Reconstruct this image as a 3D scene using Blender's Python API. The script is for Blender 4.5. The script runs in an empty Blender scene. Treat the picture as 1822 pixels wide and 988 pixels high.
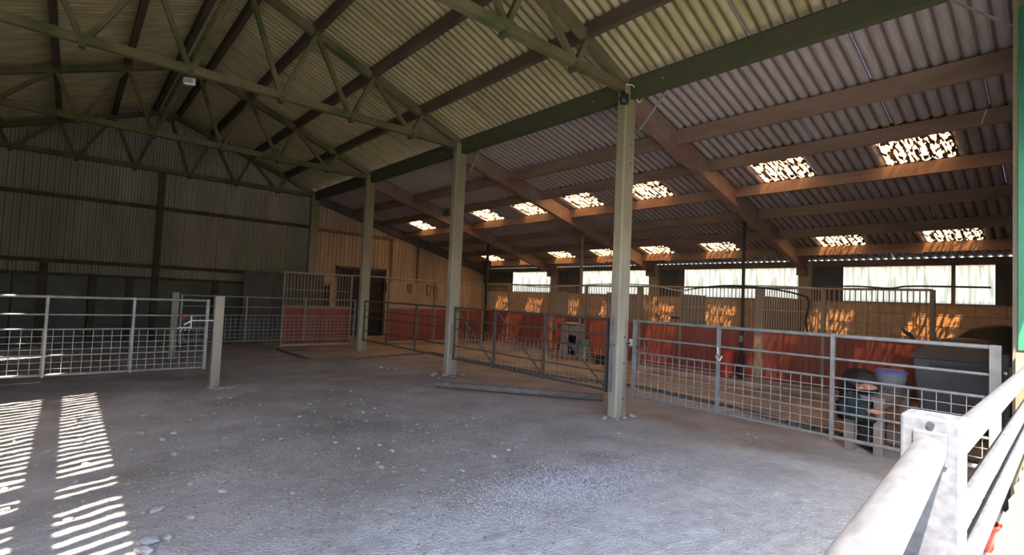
import bpy, math, random
from mathutils import Vector, Matrix, noise
random.seed(7)
PI = math.pi
COL = bpy.context.scene.collection
SC = bpy.context.scene

# ------------------------------------------------------------------ camera
YAW, PITCH, ROLL, FPX = 0.7232, 0.0418, 0.0433, 888.98
fw = Vector((math.sin(YAW)*math.cos(PITCH), math.cos(YAW)*math.cos(PITCH), math.sin(PITCH)))
rt = Vector((math.cos(YAW), -math.sin(YAW), 0)); up = rt.cross(fw)
r2 = math.cos(ROLL)*rt + math.sin(ROLL)*up; u2 = -math.sin(ROLL)*rt + math.cos(ROLL)*up
cd = bpy.data.cameras.new('camera'); cam = bpy.data.objects.new('camera', cd); COL.objects.link(cam)
cd.sensor_width = 36; cd.lens = FPX/1822*36; cd.clip_start = .02; cd.clip_end = 500
M = Matrix((r2, u2, -fw)).transposed().to_4x4(); M.translation = Vector((0, 0, 1.6))
cam.matrix_world = M; SC.camera = cam

# ------------------------------------------------------------------ sky, sun, exposure
SUN_DIR = Vector((.64, .25, -1)).normalized()
w = bpy.data.worlds.new('sky'); SC.world = w; w.use_nodes = True
nt = w.node_tree; bg = nt.nodes['Background']
sky = nt.nodes.new('ShaderNodeTexSky'); sky.sky_type = 'NISHITA'; sky.sun_disc = False
sky.sun_elevation = math.asin(-SUN_DIR.z); sky.sun_rotation = math.atan2(-SUN_DIR.x, -SUN_DIR.y)
sky.dust_density = 2.0
nt.links.new(sky.outputs[0], bg.inputs[0]); bg.inputs[1].default_value = .55
sl = bpy.data.lights.new('sun', 'SUN'); sl.energy = 14; sl.angle = .009; sl.color = (1, .88, .74)
so = bpy.data.objects.new('sun', sl); COL.objects.link(so)
so.rotation_euler = SUN_DIR.to_track_quat('-Z', 'Y').to_euler(); so.location = (-20, -8, 30)
SC.view_settings.view_transform = 'Standard'; SC.view_settings.look = 'None'
SC.view_settings.exposure = 1.45; SC.view_settings.gamma = 1
SC.cycles.max_bounces = 8; SC.cycles.diffuse_bounces = 5; SC.cycles.transmission_bounces = 6
SC.cycles.sample_clamp_indirect = 6; SC.cycles.use_denoising = True
SC.cycles.caustics_reflective = False; SC.cycles.caustics_refractive = False

# ------------------------------------------------------------------ materials
def mat(name, c1, c2=None, scale=4, rough=.85, metal=0, bump=.15, detail=6, stretch=(1, 1, 1), c3=None, s3=1.2, t3=(.5, .62), coord='Object', rnd=0.0, spec=.3, groove=None, bs=6, bd=.02):
    m = bpy.data.materials.new(name); m.use_nodes = True; t = m.node_tree; b = t.nodes['Principled BSDF']
    N = t.nodes.new; L = t.links.new
    tc = N('ShaderNodeTexCoord'); mp = N('ShaderNodeMapping'); mp.inputs['Scale'].default_value = stretch
    L(tc.outputs[coord], mp.inputs[0])
    n = N('ShaderNodeTexNoise'); n.inputs['Scale'].default_value = scale; n.inputs['Detail'].default_value = detail
    L(mp.outputs[0], n.inputs[0])
    c2 = c2 or tuple(v*.75 for v in c1)
    cr = N('ShaderNodeValToRGB'); cr.color_ramp.elements[0].position = .35; cr.color_ramp.elements[1].position = .65
    cr.color_ramp.elements[0].color = (*c1, 1); cr.color_ramp.elements[1].color = (*c2, 1)
    L(n.outputs[0], cr.inputs[0]); out = cr.outputs[0]
    if c3:
        n3 = N('ShaderNodeTexNoise'); n3.inputs['Scale'].default_value = s3; n3.inputs['Detail'].default_value = 5
        L(mp.outputs[0], n3.inputs[0]); mr = N('ShaderNodeMapRange'); mr.inputs[1].default_value = t3[0]; mr.inputs[2].default_value = t3[1]
        L(n3.outputs[0], mr.inputs[0]); mx = N('ShaderNodeMix'); mx.data_type = 'RGBA'
        L(mr.outputs[0], mx.inputs[0]); L(out, mx.inputs[6]); mx.inputs[7].default_value = (*c3, 1); out = mx.outputs[2]
    if groove:   # darker tint along each groove of the corrugation
        sp = N('ShaderNodeSeparateXYZ'); L(tc.outputs['Object'], sp.inputs[0]); w1 = N('ShaderNodeMath'); w1.operation = 'MULTIPLY'; w1.inputs[1].default_value = PI/.14
        L(sp.outputs[1], w1.inputs[0]); w2 = N('ShaderNodeMath'); w2.operation = 'COSINE'; L(w1.outputs[0], w2.inputs[0]); w3 = N('ShaderNodeMath'); w3.operation = 'ABSOLUTE'; L(w2.outputs[0], w3.inputs[0])
        w4 = N('ShaderNodeMapRange'); w4.inputs[1].default_value = .86; w4.inputs[2].default_value = .99; w4.inputs[4].default_value = .8; L(w3.outputs[0], w4.inputs[0])
        gx = N('ShaderNodeMix'); gx.data_type = 'RGBA'; L(w4.outputs[0], gx.inputs[0]); L(out, gx.inputs[6]); gx.inputs[7].default_value = (*groove, 1); out = gx.outputs[2]
    if rnd:
        oi = N('ShaderNodeObjectInfo'); hs = N('ShaderNodeHueSaturation'); ma = N('ShaderNodeMapRange')
        ma.inputs[3].default_value = 1-rnd; ma.inputs[4].default_value = 1+rnd
        L(oi.outputs['Random'], ma.inputs[0]); L(ma.outputs[0], hs.inputs['Value']); L(out, hs.inputs['Color']); out = hs.outputs[0]
    L(out, b.inputs['Base Color']); b.inputs['Roughness'].default_value = rough; b.inputs['Metallic'].default_value = metal
    b.inputs['Specular IOR Level'].default_value = spec
    if bump:
        bn = N('ShaderNodeTexNoise'); bn.inputs['Scale'].default_value = scale*bs; bn.inputs['Detail'].default_value = 8
        L(mp.outputs[0], bn.inputs[0]); bp = N('ShaderNodeBump'); bp.inputs['Strength'].default_value = bump; bp.inputs['Distance'].default_value = bd
        L(bn.outputs[0], bp.inputs['Height']); L(bp.outputs[0], b.inputs['Normal'])
    return m

M_ = {}
M_['ground'] = mat('ground', (.45, .41, .385), (.34, .305, .285), 1.6, .95, 0, .75, 10, c3=(.25, .215, .185), s3=.55, t3=(.5, .72), bs=30, bd=.025)
M_['yard'] = mat('yard', (.34, .33, .31), (.28, .27, .25), .8, .95, bump=.2)
M_['apron'] = mat('apron', (.47, .39, .31), (.38, .31, .245), 2, .9, c3=(.29, .235, .19), s3=.7)
M_['apron_edge'] = mat('apron_edge', (.16, .14, .13), (.1, .09, .08), 8, .95)
M_['nave_sheet'] = mat('nave_sheet', (.36, .31, .18), (.27, .235, .125), 5, .9, bump=.25, stretch=(.5, 3, 1), c3=(.19, .20, .06), s3=1.1, t3=(.5, .7), rnd=.10, groove=(.07, .06, .02))
M_['lean_sheet'] = mat('lean_sheet', (.33, .285, .275), (.26, .22, .21), 5, .9, bump=.2, stretch=(.5, 3, 1), rnd=.05, groove=(.10, .075, .065))
M_['back_sheet'] = mat('back_sheet', (.31, .285, .235), (.235, .215, .175), 3, .9, stretch=(1, 1, .2), c3=(.2, .21, .14), s3=.6, rnd=.06)
M_['lean_back_sheet'] = mat('lean_back_sheet', (.46, .35, .25), (.36, .27, .19), 3, .9, stretch=(1, 1, .2), rnd=.06)
M_['mossy_steel'] = mat('mossy_steel', (.085, .085, .035), (.12, .092, .052), 6, .85, c3=(.05, .062, .018), s3=1.5)
M_['beam_green'] = mat('beam_green', (.045, .06, .026), (.065, .058, .032), 5, .8)
M_['nave_purlin'] = mat('nave_purlin', (.085, .062, .042), (.05, .038, .026), 4, .85, stretch=(1, .3, 1))
M_['lean_timber'] = mat('lean_timber', (.205, .138, .102), (.15, .10, .073), 5, .85, stretch=(1, .25, 1))
M_['rafter'] = mat('rafter', (.22, .16, .125), (.165, .115, .088), 4, .85, c3=(.20, .11, .085), s3=1.3)
M_['post_concrete'] = mat('post_concrete', (.37, .325, .26), (.28, .245, .195), 5, .9, bump=.3, stretch=(1, 1, .25), c3=(.19, .165, .135), s3=4, t3=(.60, .70))
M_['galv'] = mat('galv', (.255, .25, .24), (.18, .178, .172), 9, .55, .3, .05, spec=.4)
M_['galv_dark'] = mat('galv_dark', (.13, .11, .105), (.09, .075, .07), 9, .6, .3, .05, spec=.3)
M_['galv_bright'] = mat('galv_bright', (.125, .13, .145), (.085, .09, .105), 26, .42, .25, .06, stretch=(1, 3, 3), spec=.35)
M_['wire'] = mat('wire', (.44, .43, .41), (.34, .33, .32), 9, .5, .3, 0)
M_['red_board'] = mat('red_board', (.275, .083, .062), (.19, .056, .044), 4, .75, bump=.12, stretch=(2, 2, .3), rnd=.12)
M_['stall_steel'] = mat('stall_steel', (.42, .34, .25), (.33, .26, .19), 6, .6, .2, .05)
M_['stall_timber'] = mat('stall_timber', (.30, .24, .18), (.23, .18, .13), 5, .85, stretch=(2, 2, .3))
M_['block'] = mat('block', (.56, .40, .27), (.46, .33, .22), 7, .95, bump=.35, rnd=.10)
M_['mortar'] = mat('mortar', (.33, .26, .2), (.27, .21, .16), 7, .95)
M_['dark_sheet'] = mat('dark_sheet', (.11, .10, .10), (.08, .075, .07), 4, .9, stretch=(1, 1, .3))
M_['grey_panel'] = mat('grey_panel', (.20, .18, .17), (.15, .135, .13), 4, .8)
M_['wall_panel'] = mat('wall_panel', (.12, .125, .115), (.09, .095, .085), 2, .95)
M_['black'] = mat('black', (.02, .02, .022), (.035, .033, .035), 6, .5, bump=.05)
M_['black_fabric'] = mat('black_fabric', (.025, .026, .03), (.05, .05, .06), 8, .9, bump=.4)
M_['bin_grey'] = mat('bin_grey', (.17, .165, .19), (.14, .135, .155), 3, .6, bump=.03)
M_['bin_lid'] = mat('bin_lid', (.09, .085, .085), (.12, .11, .10), 3, .65, bump=.05)
M_['purple'] = mat('purple', (.16, .15, .42), (.12, .12, .34), 5, .5, bump=0)
M_['tub'] = mat('tub', (.24, .24, .27), (.19, .19, .21), 4, .5, bump=.05)
M_['orange_cloth'] = mat('orange_cloth', (.62, .30, .19), (.5, .2, .13), 9, .9, bump=.4)
M_['teal_cloth'] = mat('teal_cloth', (.03, .042, .05), (.02, .028, .034), 9, .9, bump=.4)
M_['red_plastic'] = mat('red_plastic', (.50, .07, .04), (.42, .06, .035), 5, .5, bump=0)
M_['cabinet'] = mat('cabinet', (.30, .25, .22), (.23, .19, .17), 5, .7)
M_['greenish'] = mat('greenish', (.16, .22, .18), (.12, .17, .14), 5, .6)
M_['white'] = mat('white', (.75, .75, .72), (.65, .65, .62), 5, .6, bump=0)
M_['cable_white'] = mat('cable_white', (.62, .55, .42), (.5, .45, .36), 5, .7, bump=0)
M_['stone'] = mat('stone', (.50, .47, .45), (.36, .33, .31), 5, .95, bump=.4, rnd=.18)
M_['chip'] = mat('chip', (.34, .30, .25), (.18, .14, .10), 40, .95, bump=.2, coord='Generated')
M_['gravel'] = mat('gravel', (.62, .60, .64), (.42, .41, .45), 60, .9, bump=.2, coord='Generated')
M_['straw'] = mat('straw', (.52, .44, .24), (.4, .32, .16), 30, .9, bump=0, coord='Generated')
M_['log'] = mat('log', (.20, .175, .16), (.13, .11, .10), 7, .95, bump=.5, stretch=(1, 1, 4))
M_['green_paint'] = mat('green_paint', (.02, .13, .07), (.017, .11, .06), 3, .5, bump=.02)
M_['cream_paint'] = mat('cream_paint', (.15, .147, .095), (.11, .108, .07), 5, .7, bump=.1)
M_['leftboard'] = mat('leftboard', (.25, .2, .14), (.18, .14, .1), 4, .9)

def glass_mat(name, base, dirt, thr, tr, scale):
    """translucent grp sheet with moss and dirt patches on it"""
    m = bpy.data.materials.new(name); m.use_nodes = True; t = m.node_tree; N = t.nodes.new; L = t.links.new
    for n in list(t.nodes): t.nodes.remove(n)
    o = N('ShaderNodeOutputMaterial'); tl = N('ShaderNodeBsdfTranslucent'); tl.inputs[0].default_value = (*base, 1)
    tp = N('ShaderNodeBsdfTransparent'); tp.inputs[0].default_value = (*base, 1)
    df = N('ShaderNodeBsdfDiffuse'); df.inputs[0].default_value = (*dirt, 1)
    m1 = N('ShaderNodeMixShader'); m1.inputs[0].default_value = tr; L(tl.outputs[0], m1.inputs[1]); L(tp.outputs[0], m1.inputs[2])
    tc = N('ShaderNodeTexCoord'); mp = N('ShaderNodeMapping'); mp.inputs['Scale'].default_value = scale
    n1 = N('ShaderNodeTexNoise'); n1.inputs['Scale'].default_value = 1; n1.inputs['Detail'].default_value = 3
    L(tc.outputs['Object'], mp.inputs[0]); L(mp.outputs[0], n1.inputs[0])
    mr = N('ShaderNodeMapRange'); mr.inputs[1].default_value = thr; mr.inputs[2].default_value = thr+.045
    sp = N('ShaderNodeSeparateXYZ'); L(tc.outputs['Object'], sp.inputs[0]); w1 = N('ShaderNodeMath'); w1.operation = 'MULTIPLY'; w1.inputs[1].default_value = PI/.14
    L(sp.outputs[1], w1.inputs[0]); w2 = N('ShaderNodeMath'); w2.operation = 'COSINE'; L(w1.outputs[0], w2.inputs[0]); w3 = N('ShaderNodeMath'); w3.operation = 'POWER'; w3.inputs[1].default_value = 8; L(w2.outputs[0], w3.inputs[0])
    w4 = N('ShaderNodeMath'); w4.operation = 'MULTIPLY_ADD'; L(w3.outputs[0], w4.inputs[0]); w4.inputs[1].default_value = .13; L(n1.outputs[0], w4.inputs[2])
    L(w4.outputs[0], mr.inputs[0]); m2 = N('ShaderNodeMixShader'); L(mr.outputs[0], m2.inputs[0])
    L(m1.outputs[0], m2.inputs[1]); L(df.outputs[0], m2.inputs[2]); L(m2.outputs[0], o.inputs[0])
    return m
M_['rooflight'] = glass_mat('rooflight', (.85, .47, .20), (.08, .055, .03), .50, .30, (5.5, 20, 4))
M_['rooflight_dimmed'] = glass_mat('rooflight_dimmed', (.92, .50, .21), (.08, .055, .03), .50, .09, (5.5, 20, 4))  # upper row passes less direct sun, dimming the patches cast on the boards
def window_mat():
    m = bpy.data.materials.new('window_sheet'); m.use_nodes = True; t = m.node_tree; N = t.nodes.new; L = t.links.new
    for n in list(t.nodes): t.nodes.remove(n)
    o = N('ShaderNodeOutputMaterial'); tl = N('ShaderNodeBsdfTranslucent')
    tc = N('ShaderNodeTexCoord'); mp = N('ShaderNodeMapping'); mp.inputs['Scale'].default_value = (9, 14, 1.3)
    n1 = N('ShaderNodeTexNoise'); n1.inputs['Scale'].default_value = 1.2; n1.inputs['Detail'].default_value = 4
    cr = N('ShaderNodeValToRGB'); e = cr.color_ramp.elements
    e[0].position = .40; e[0].color = (.47, .42, .32, 1); e[1].position = .68; e[1].color = (.24, .22, .14, 1)
    L(tc.outputs['Object'], mp.inputs[0]); L(mp.outputs[0], n1.inputs[0]); L(n1.outputs[0], cr.inputs[0]); L(cr.outputs[0], tl.inputs[0])
    L(tl.outputs[0], o.inputs[0]); return m
M_['window'] = window_mat()
def pale_zone(m):
    """smooth pale strip of floor inside the opening, its daylight partly painted in, ragged edge"""
    t = m.node_tree; b = t.nodes['Principled BSDF']; N = t.nodes.new; L = t.links.new
    src = b.inputs['Base Color'].links[0].from_socket
    g = N('ShaderNodeNewGeometry'); n = N('ShaderNodeTexNoise'); n.inputs['Scale'].default_value = 1.3; n.inputs['Detail'].default_value = 8; L(g.outputs['Position'], n.inputs[0])
    d = N('ShaderNodeVectorMath'); d.operation = 'DOT_PRODUCT'; d.inputs[1].default_value = (.27, 1, 0); L(g.outputs['Position'], d.inputs[0])
    a = N('ShaderNodeMath'); a.operation = 'MULTIPLY_ADD'; L(n.outputs[0], a.inputs[0]); a.inputs[1].default_value = 2.6; L(d.outputs['Value'], a.inputs[2])
    mr = N('ShaderNodeMapRange'); mr.inputs[1].default_value = 5.6; mr.inputs[2].default_value = 4.3; mr.inputs[4].default_value = .85; L(a.outputs[0], mr.inputs[0])
    n2 = N('ShaderNodeTexNoise'); n2.inputs['Scale'].default_value = 9; n2.inputs['Detail'].default_value = 10; L(g.outputs['Position'], n2.inputs[0])
    cr = N('ShaderNodeValToRGB'); cr.color_ramp.elements[0].color = (.46, .455, .45, 1); cr.color_ramp.elements[1].color = (.58, .575, .57, 1)
    cr.color_ramp.elements[0].position = .35; cr.color_ramp.elements[1].position = .6; L(n2.outputs[0], cr.inputs[0])
    mx = N('ShaderNodeMix'); mx.data_type = 'RGBA'; L(mr.outputs[0], mx.inputs[0]); L(src, mx.inputs[6]); L(cr.outputs[0], mx.inputs[7]); L(mx.outputs[2], b.inputs['Base Color'])
pale_zone(M_['ground'])

def moss_top(m, z0, z1, col):
    """algae that grows towards the top of a post (its own colour, by height)"""
    t = m.node_tree; b = t.nodes['Principled BSDF']; N = t.nodes.new; L = t.links.new
    src = b.inputs['Base Color'].links[0].from_socket
    g = N('ShaderNodeNewGeometry'); sp = N('ShaderNodeSeparateXYZ'); L(g.outputs['Position'], sp.inputs[0])
    n = N('ShaderNodeTexNoise'); n.inputs['Scale'].default_value = 3; n.inputs['Detail'].default_value = 5
    a = N('ShaderNodeMath'); a.operation = 'MULTIPLY_ADD'; L(n.outputs[0], a.inputs[0]); a.inputs[1].default_value = 1.6; L(sp.outputs[2], a.inputs[2])
    mr = N('ShaderNodeMapRange'); mr.inputs[1].default_value = z0; mr.inputs[2].default_value = z1; mr.inputs[4].default_value = .75; L(a.outputs[0], mr.inputs[0])
    mx = N('ShaderNodeMix'); mx.data_type = 'RGBA'; L(mr.outputs[0], mx.inputs[0]); L(src, mx.inputs[6]); mx.inputs[7].default_value = (*col, 1)
    L(mx.outputs[2], b.inputs['Base Color'])
moss_top(M_['post_concrete'], 2.4, 5.2, (.155, .15, .06))

# ------------------------------------------------------------------ mesh helpers
class MB:
    def __init__(s): s.v = []; s.f = []; s.sm = []
    def add(s, v, f, smooth=False):
        o = len(s.v); s.v += [tuple(x) for x in v]; s.f += [tuple(i+o for i in q) for q in f]; s.sm += [smooth]*len(f); return s
    def box(s, x0, x1, y0, y1, z0, z1):
        v = [(x, y, z) for z in (z0, z1) for y in (y0, y1) for x in (x0, x1)]
        return s.add(v, [(0, 2, 3, 1), (4, 5, 7, 6), (0, 1, 5, 4), (2, 6, 7, 3), (0, 4, 6, 2), (1, 3, 7, 5)])
    def bar(s, a, b, wd, h, up=(0, 0, 1)):
        a = Vector(a); b = Vector(b); d = (b-a).normalized(); U = Vector(up)
        sd = d.cross(U)
        if sd.length < 1e-4: sd = d.cross(Vector((1, 0, 0)))
        sd.normalize(); n = sd.cross(d).normalized()
        v = [p + sd*i*wd/2 + n*j*h/2 for p in (a, b) for j in (-1, 1) for i in (-1, 1)]
        return s.add(v, [(0, 1, 3, 2), (4, 6, 7, 5), (0, 4, 5, 1), (2, 3, 7, 6), (0, 2, 6, 4), (1, 5, 7, 3)])
    def tube(s, pts, r, n=8, caps=True):
        pts = [Vector(p) for p in pts]; rings = []; k = len(pts)
        for i, p in enumerate(pts):
            d = (pts[min(i+1, k-1)]-pts[max(i-1, 0)]).normalized()
            a = d.cross(Vector((0, 0, 1)));
            if a.length < .05: a = d.cross(Vector((1, 0, 0)))
            a.normalize(); b = d.cross(a); rr = r[i] if isinstance(r, (list, tuple)) else r
            rings.append([p + a*rr*math.cos(2*PI*j/n) + b*rr*math.sin(2*PI*j/n) for j in range(n)])
        v = [q for R in rings for q in R]
        f = [(i*n+j, i*n+(j+1) % n, (i+1)*n+(j+1) % n, (i+1)*n+j) for i in range(k-1) for j in range(n)]
        s.add(v, f, True)
        if caps: s.add(rings[0], [tuple(range(n))[::-1]]); s.add(rings[-1], [tuple(range(n))])
        return s
    def lathe(s, prof, c=(0, 0, 0), n=20):
        v = [(c[0]+r*math.cos(2*PI*j/n), c[1]+r*math.sin(2*PI*j/n), c[2]+z) for r, z in prof for j in range(n)]
        f = [(i*n+j, i*n+(j+1) % n, (i+1)*n+(j+1) % n, (i+1)*n+j) for i in range(len(prof)-1) for j in range(n)]
        s.add(v, f, True); s.add(v[:n], [tuple(range(n))[::-1]]); s.add(v[-n:], [tuple(range(n))]); return s
    def mesh(s, name, m):
        me = bpy.data.meshes.new(name); me.from_pydata(s.v, [], s.f)
        me.polygons.foreach_set('use_smooth', s.sm); me.materials.append(m); me.update(); return me
    def build(s, name, m, parent=None, loc=(0, 0, 0), rot=(0, 0, 0), bevel=0):
        if isinstance(m, str): m = M_[m]
        return put(name, s.mesh(name, m), parent, loc, rot, bevel)
def put(name, me, parent=None, loc=(0, 0, 0), rot=(0, 0, 0), bevel=0):
    o = bpy.data.objects.new(name, me); COL.objects.link(o); o.location = loc; o.rotation_euler = rot
    if parent is not None: o.parent = parent
    if bevel:
        b = o.modifiers.new('bevel', 'BEVEL'); b.width = bevel; b.segments = 2; b.limit_method = 'ANGLE'
    return o
def tag(o, label, cat, group=None):
    o['label'] = label; o['category'] = cat
    if group: o['group'] = group
    return o
def thing(name, label, cat, loc=(0, 0, 0), rotz=0, group=None):
    o = bpy.data.objects.new(name, None); COL.objects.link(o); o.location = loc; o.rotation_euler = (0, 0, rotz)
    o.empty_display_size = .1
    return tag(o, label, cat, group)
def struct(name, loc=(0, 0, 0)):
    o = bpy.data.objects.new(name, None); COL.objects.link(o); o.location = loc; o['kind'] = 'structure'; return o
def copy_tree(o, parent=None):
    c = o.copy(); COL.objects.link(c)
    if parent is not None: c.parent = parent
    for ch in list(o.children): copy_tree(ch, c)
    return c
_cache = {}
def cached(key, fn):
    if key not in _cache: _cache[key] = fn()
    return _cache[key]

# ------------------------------------------------------------------ key dimensions (metres)
PX, YA, S, H = 5.928, 4.348, 4.1666, 4.75      # post row, nearest full bay line, bay, eaves
RX = 1.7476; LX = 2*RX-PX                       # ridge, left wall
YB, YC, YD = YA+S, YA+2*S, YA+3*S
WX = 13.3                                       # right hand wall
NM = .389                                       # nave roof pitch
def nave_z(x): return 4.97 + NM*(PX-x) if x > RX else 4.97 + NM*(x-LX)
def lean_z(x): return 4.81 - .262*(x-PX)
P = .14

# ------------------------------------------------------------------ floor
def floor_z(x, y):
    if x < -4 or x > 8.6 or y < -.5 or y > 16.5: return -.012
    a = .016*noise.noise(Vector((x*.9, y*.9, 3))) + .010*noise.noise(Vector((x*2.7, y*2.7, 9))) + .006*noise.noise(Vector((x*8, y*8, 1)))
    rough = max(0, noise.noise(Vector((x*.5+5, y*.5, 0)))+.25)
    a += .006*noise.noise(Vector((x*5, y*9, 2)))+.018*rough*abs(noise.noise(Vector((x*14, y*14, 4)))) + .008*rough*noise.noise(Vector((x*30, y*30, 7)))
    e = min(1, (x+4)/.6, (8.6-x)/.3, (y+.5)/.5, (16.5-y)/.5)
    return -.012 + (a)*max(0, e)
mb = MB(); xs = []; x = -4.0
while x < 8.6: xs.append(x); x += .035 if -1 < x < 5 else .07
xs.append(8.6); ys = []; y = -.5
while y < 16.5: ys.append(y); y += .03 if y < 6 else .06
ys.append(16.5)
v = [(a, b, floor_z(a, b)) for b in ys for a in xs]; n = len(xs)
mb.add(v, [(j*n+i, j*n+i+1, (j+1)*n+i+1, (j+1)*n+i) for j in range(len(ys)-1) for i in range(n-1)], True)
for r in ((8.6, 13.6, -.5, 17.4), (-4, 8.6, 16.5, 17.4)):
    mb.add([(r[0], r[2], -.012), (r[1], r[2], -.012), (r[1], r[3], -.012), (r[0], r[3], -.012)], [(0, 1, 2, 3)])
fl = mb.build('floor', 'ground'); fl['kind'] = 'structure'
mb = MB()
for r in ((-60, 70, -60, -.5), (-60, -4, -.5, 17.4), (13.6, 70, -.5, 17.4), (-60, 70, 17.4, 70)):
    mb.add([(r[0], r[2], -.013), (r[1], r[2], -.013), (r[1], r[3], -.013), (r[0], r[3], -.013)], [(0, 1, 2, 3)])
yd = mb.build('floor', 'yard'); yd['kind'] = 'structure'

# concrete apron in front of the stables
ap = struct('concrete_apron')
edge = [(4.2, 14.1), (4.12, 13.2), (4.2, 11.75), (5.15, 11.25), (6.4, 11.6), (7.55, 11.8), (7.62, 9.8), (7.78, 7.0), (8.35, 5.6), (8.1, 3.8), (7.62, 2.0), (7.5, 0.2)]
inner = [(10.32, .2), (10.32, 14.1)]
poly = edge + inner; top = [(a, b, .04) for a, b in poly]; bot = [(a, b, -.03) for a, b in poly]; n = len(poly)
MB().add(top, [tuple(range(n))]).build('slab', 'apron', ap)
MB().add(top+bot, [(i, i+n, (i+1) % n+n, (i+1) % n) for i in range(n)]).build('slab_edge', 'apron_edge', ap)  # sides coloured darker than the top to hold back the light they catch
MB().box(4.2, 13.3, 14.1, 16.8, -.03, .05).build('slab', 'apron', ap)
MB().box(10.36, 13.3, .2, 14.1, -.03, .10).build('step', 'apron', ap)
MB().box(10.32, 10.36, .2, 14.1, -.03, .01).build('drain_channel', 'apron_edge', ap)
me = MB().box(-.045, .045, -.06, .06, -.03, .035).mesh('brick', M_['apron_edge'])
pl = edge[5:]
for (a, b), (c, d) in zip(pl, pl[1:]):
    L = math.hypot(c-a, d-b); k = int(L/.17)
    for i in range(k):
        t = (i+.5)/k; put('brick', me, ap, (a+(c-a)*t-.05, b+(d-b)*t, .0), (0, 0, math.atan2(d-b, c-a)+PI/2+random.uniform(-.1, .1)))

# ------------------------------------------------------------------ corrugated sheets
def corr_mesh(nc, length, m, amp=.023, seg=6, ends=0.0):
    def mk():
        b = MB(); k = nc*seg; v = []
        for u in (0, length):
            for i in range(k+1):
                v.append((u, i*P/seg, amp*(1-2*abs(math.sin(PI*i/seg)))))
        b.add(v, [(i, i+1, k+2+i, k+1+i) for i in range(k)])
        return b.mesh('roof_sheet', M_[m])
    return cached(('c', nc, round(length, 3), m, amp, seg), mk)

ceil = struct('ceiling')
rows = [RX, 2.85, 3.9, 4.95, 6.06]
Y0, NS = -.28, 18
for side in (1, -1):
    for i in range(4):
        xa, xb = rows[i], rows[i+1]; ov = .1 if i < 3 else 0
        sl = math.hypot(1, NM); L = (xb-xa+ov)*sl
        for j in range(NS):
            z = nave_z(xa) + (3-i)*.006 + random.uniform(0, .003)
            me = corr_mesh(7, L, 'nave_sheet')
            if side == 1: put('roof_sheet', me, ceil, (xa, Y0+j*.98, z), (0, math.atan(NM), 0))
            else: put('roof_sheet', me, ceil, (2*RX-xa, Y0+(j+1)*.98, z), (0, math.atan(NM), PI))
MB().tube([(RX, Y0, nave_z(RX)+.02), (RX, 17.36, nave_z(RX)+.02)], .09, 8).build('ridge_cap', 'nave_sheet', ceil)
# nave purlins and ridge boards
for px in (2.02, 2.88, 3.93, 4.98):
    for X in (px, 2*RX-px):
        z = nave_z(X)-.02
        MB().box(X-.045, X+.045, -.2, 16.9, z-.20, z-.01).build('purlin', 'nave_purlin', ceil)
c2 = struct('ceiling')
lrows = [PX+.03, 7.25, 8.3, 9.37, 10.42, 11.5, 12.55, 13.5]
sk = [(1.12, 6), (2.94, 6), (5.60, 6), (7.42, 6), (9.24, 6), (11.06, 6), (12.88, 6), (14.70, 6)]
ang = math.atan(.262); cs = math.hypot(1, .262)
names_u = ['nearest the barn front', 'second from the barn front', 'third, beside the nearest tall post', 'fourth, left of the nearest tall post', 'fifth, between two timber rafters', 'sixth, between two timber rafters', 'seventh, a sliver beside the far rafter', 'farthest, by the back gable']
for i in range(7):
    xa, xb = lrows[i], lrows[i+1]; ov = .1 if i < 6 else 0; L = (xb-xa+ov)*cs; z = lean_z(xa)+(6-i)*.005
    segs = []; y = Y0
    if i in (2, 5):
        for (ys_, k) in sk:
            ys_ = round(ys_/P)*P
            kk = round((ys_-y)/P)
            while kk > 0: q = min(7, kk) if kk not in (8, 9) else 5; segs.append((y, q, 0)); y += q*P; kk -= q
            segs.append((y, k, 1)); y += k*P
    while y < 17.3: segs.append((y, 7, 0)); y += .98
    cnt = 0
    for (yy, k, isl) in segs:
        if isl:
            o = put('rooflight_panel', corr_mesh(k, L, 'rooflight_dimmed' if i == 2 else 'rooflight', .021, 8), None, (xa, yy, z+.004), (0, ang, 0))
            row = 'upper' if i == 2 else 'lower'
            tag(o, 'glowing mossy corrugated rooflight in the %s row, %s' % (row, names_u[cnt]), 'skylight', 'rooflights in the %s row' % row); cnt += 1
        else:
            put('roof_sheet', corr_mesh(k, L, 'lean_sheet'), c2, (xa, yy, z+random.uniform(0, .003)), (0, ang, 0))
for k, X in enumerate((7.25, 8.3, 9.37, 10.42, 11.5, 12.55)):
    z = lean_z(X)-.02; dp = .24 if k == 0 else .19
    MB().box(X-.03, X+.03, -.2, 16.8, z-dp, z).build('purlin', 'lean_timber', c2)
for y in (5.35, 7.6, 2.1, 9.9):
    MB().box(12.5, 12.64, y-.1, y+.1, 2.84, 2.9).build('packer', 'lean_timber', c2)

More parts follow.
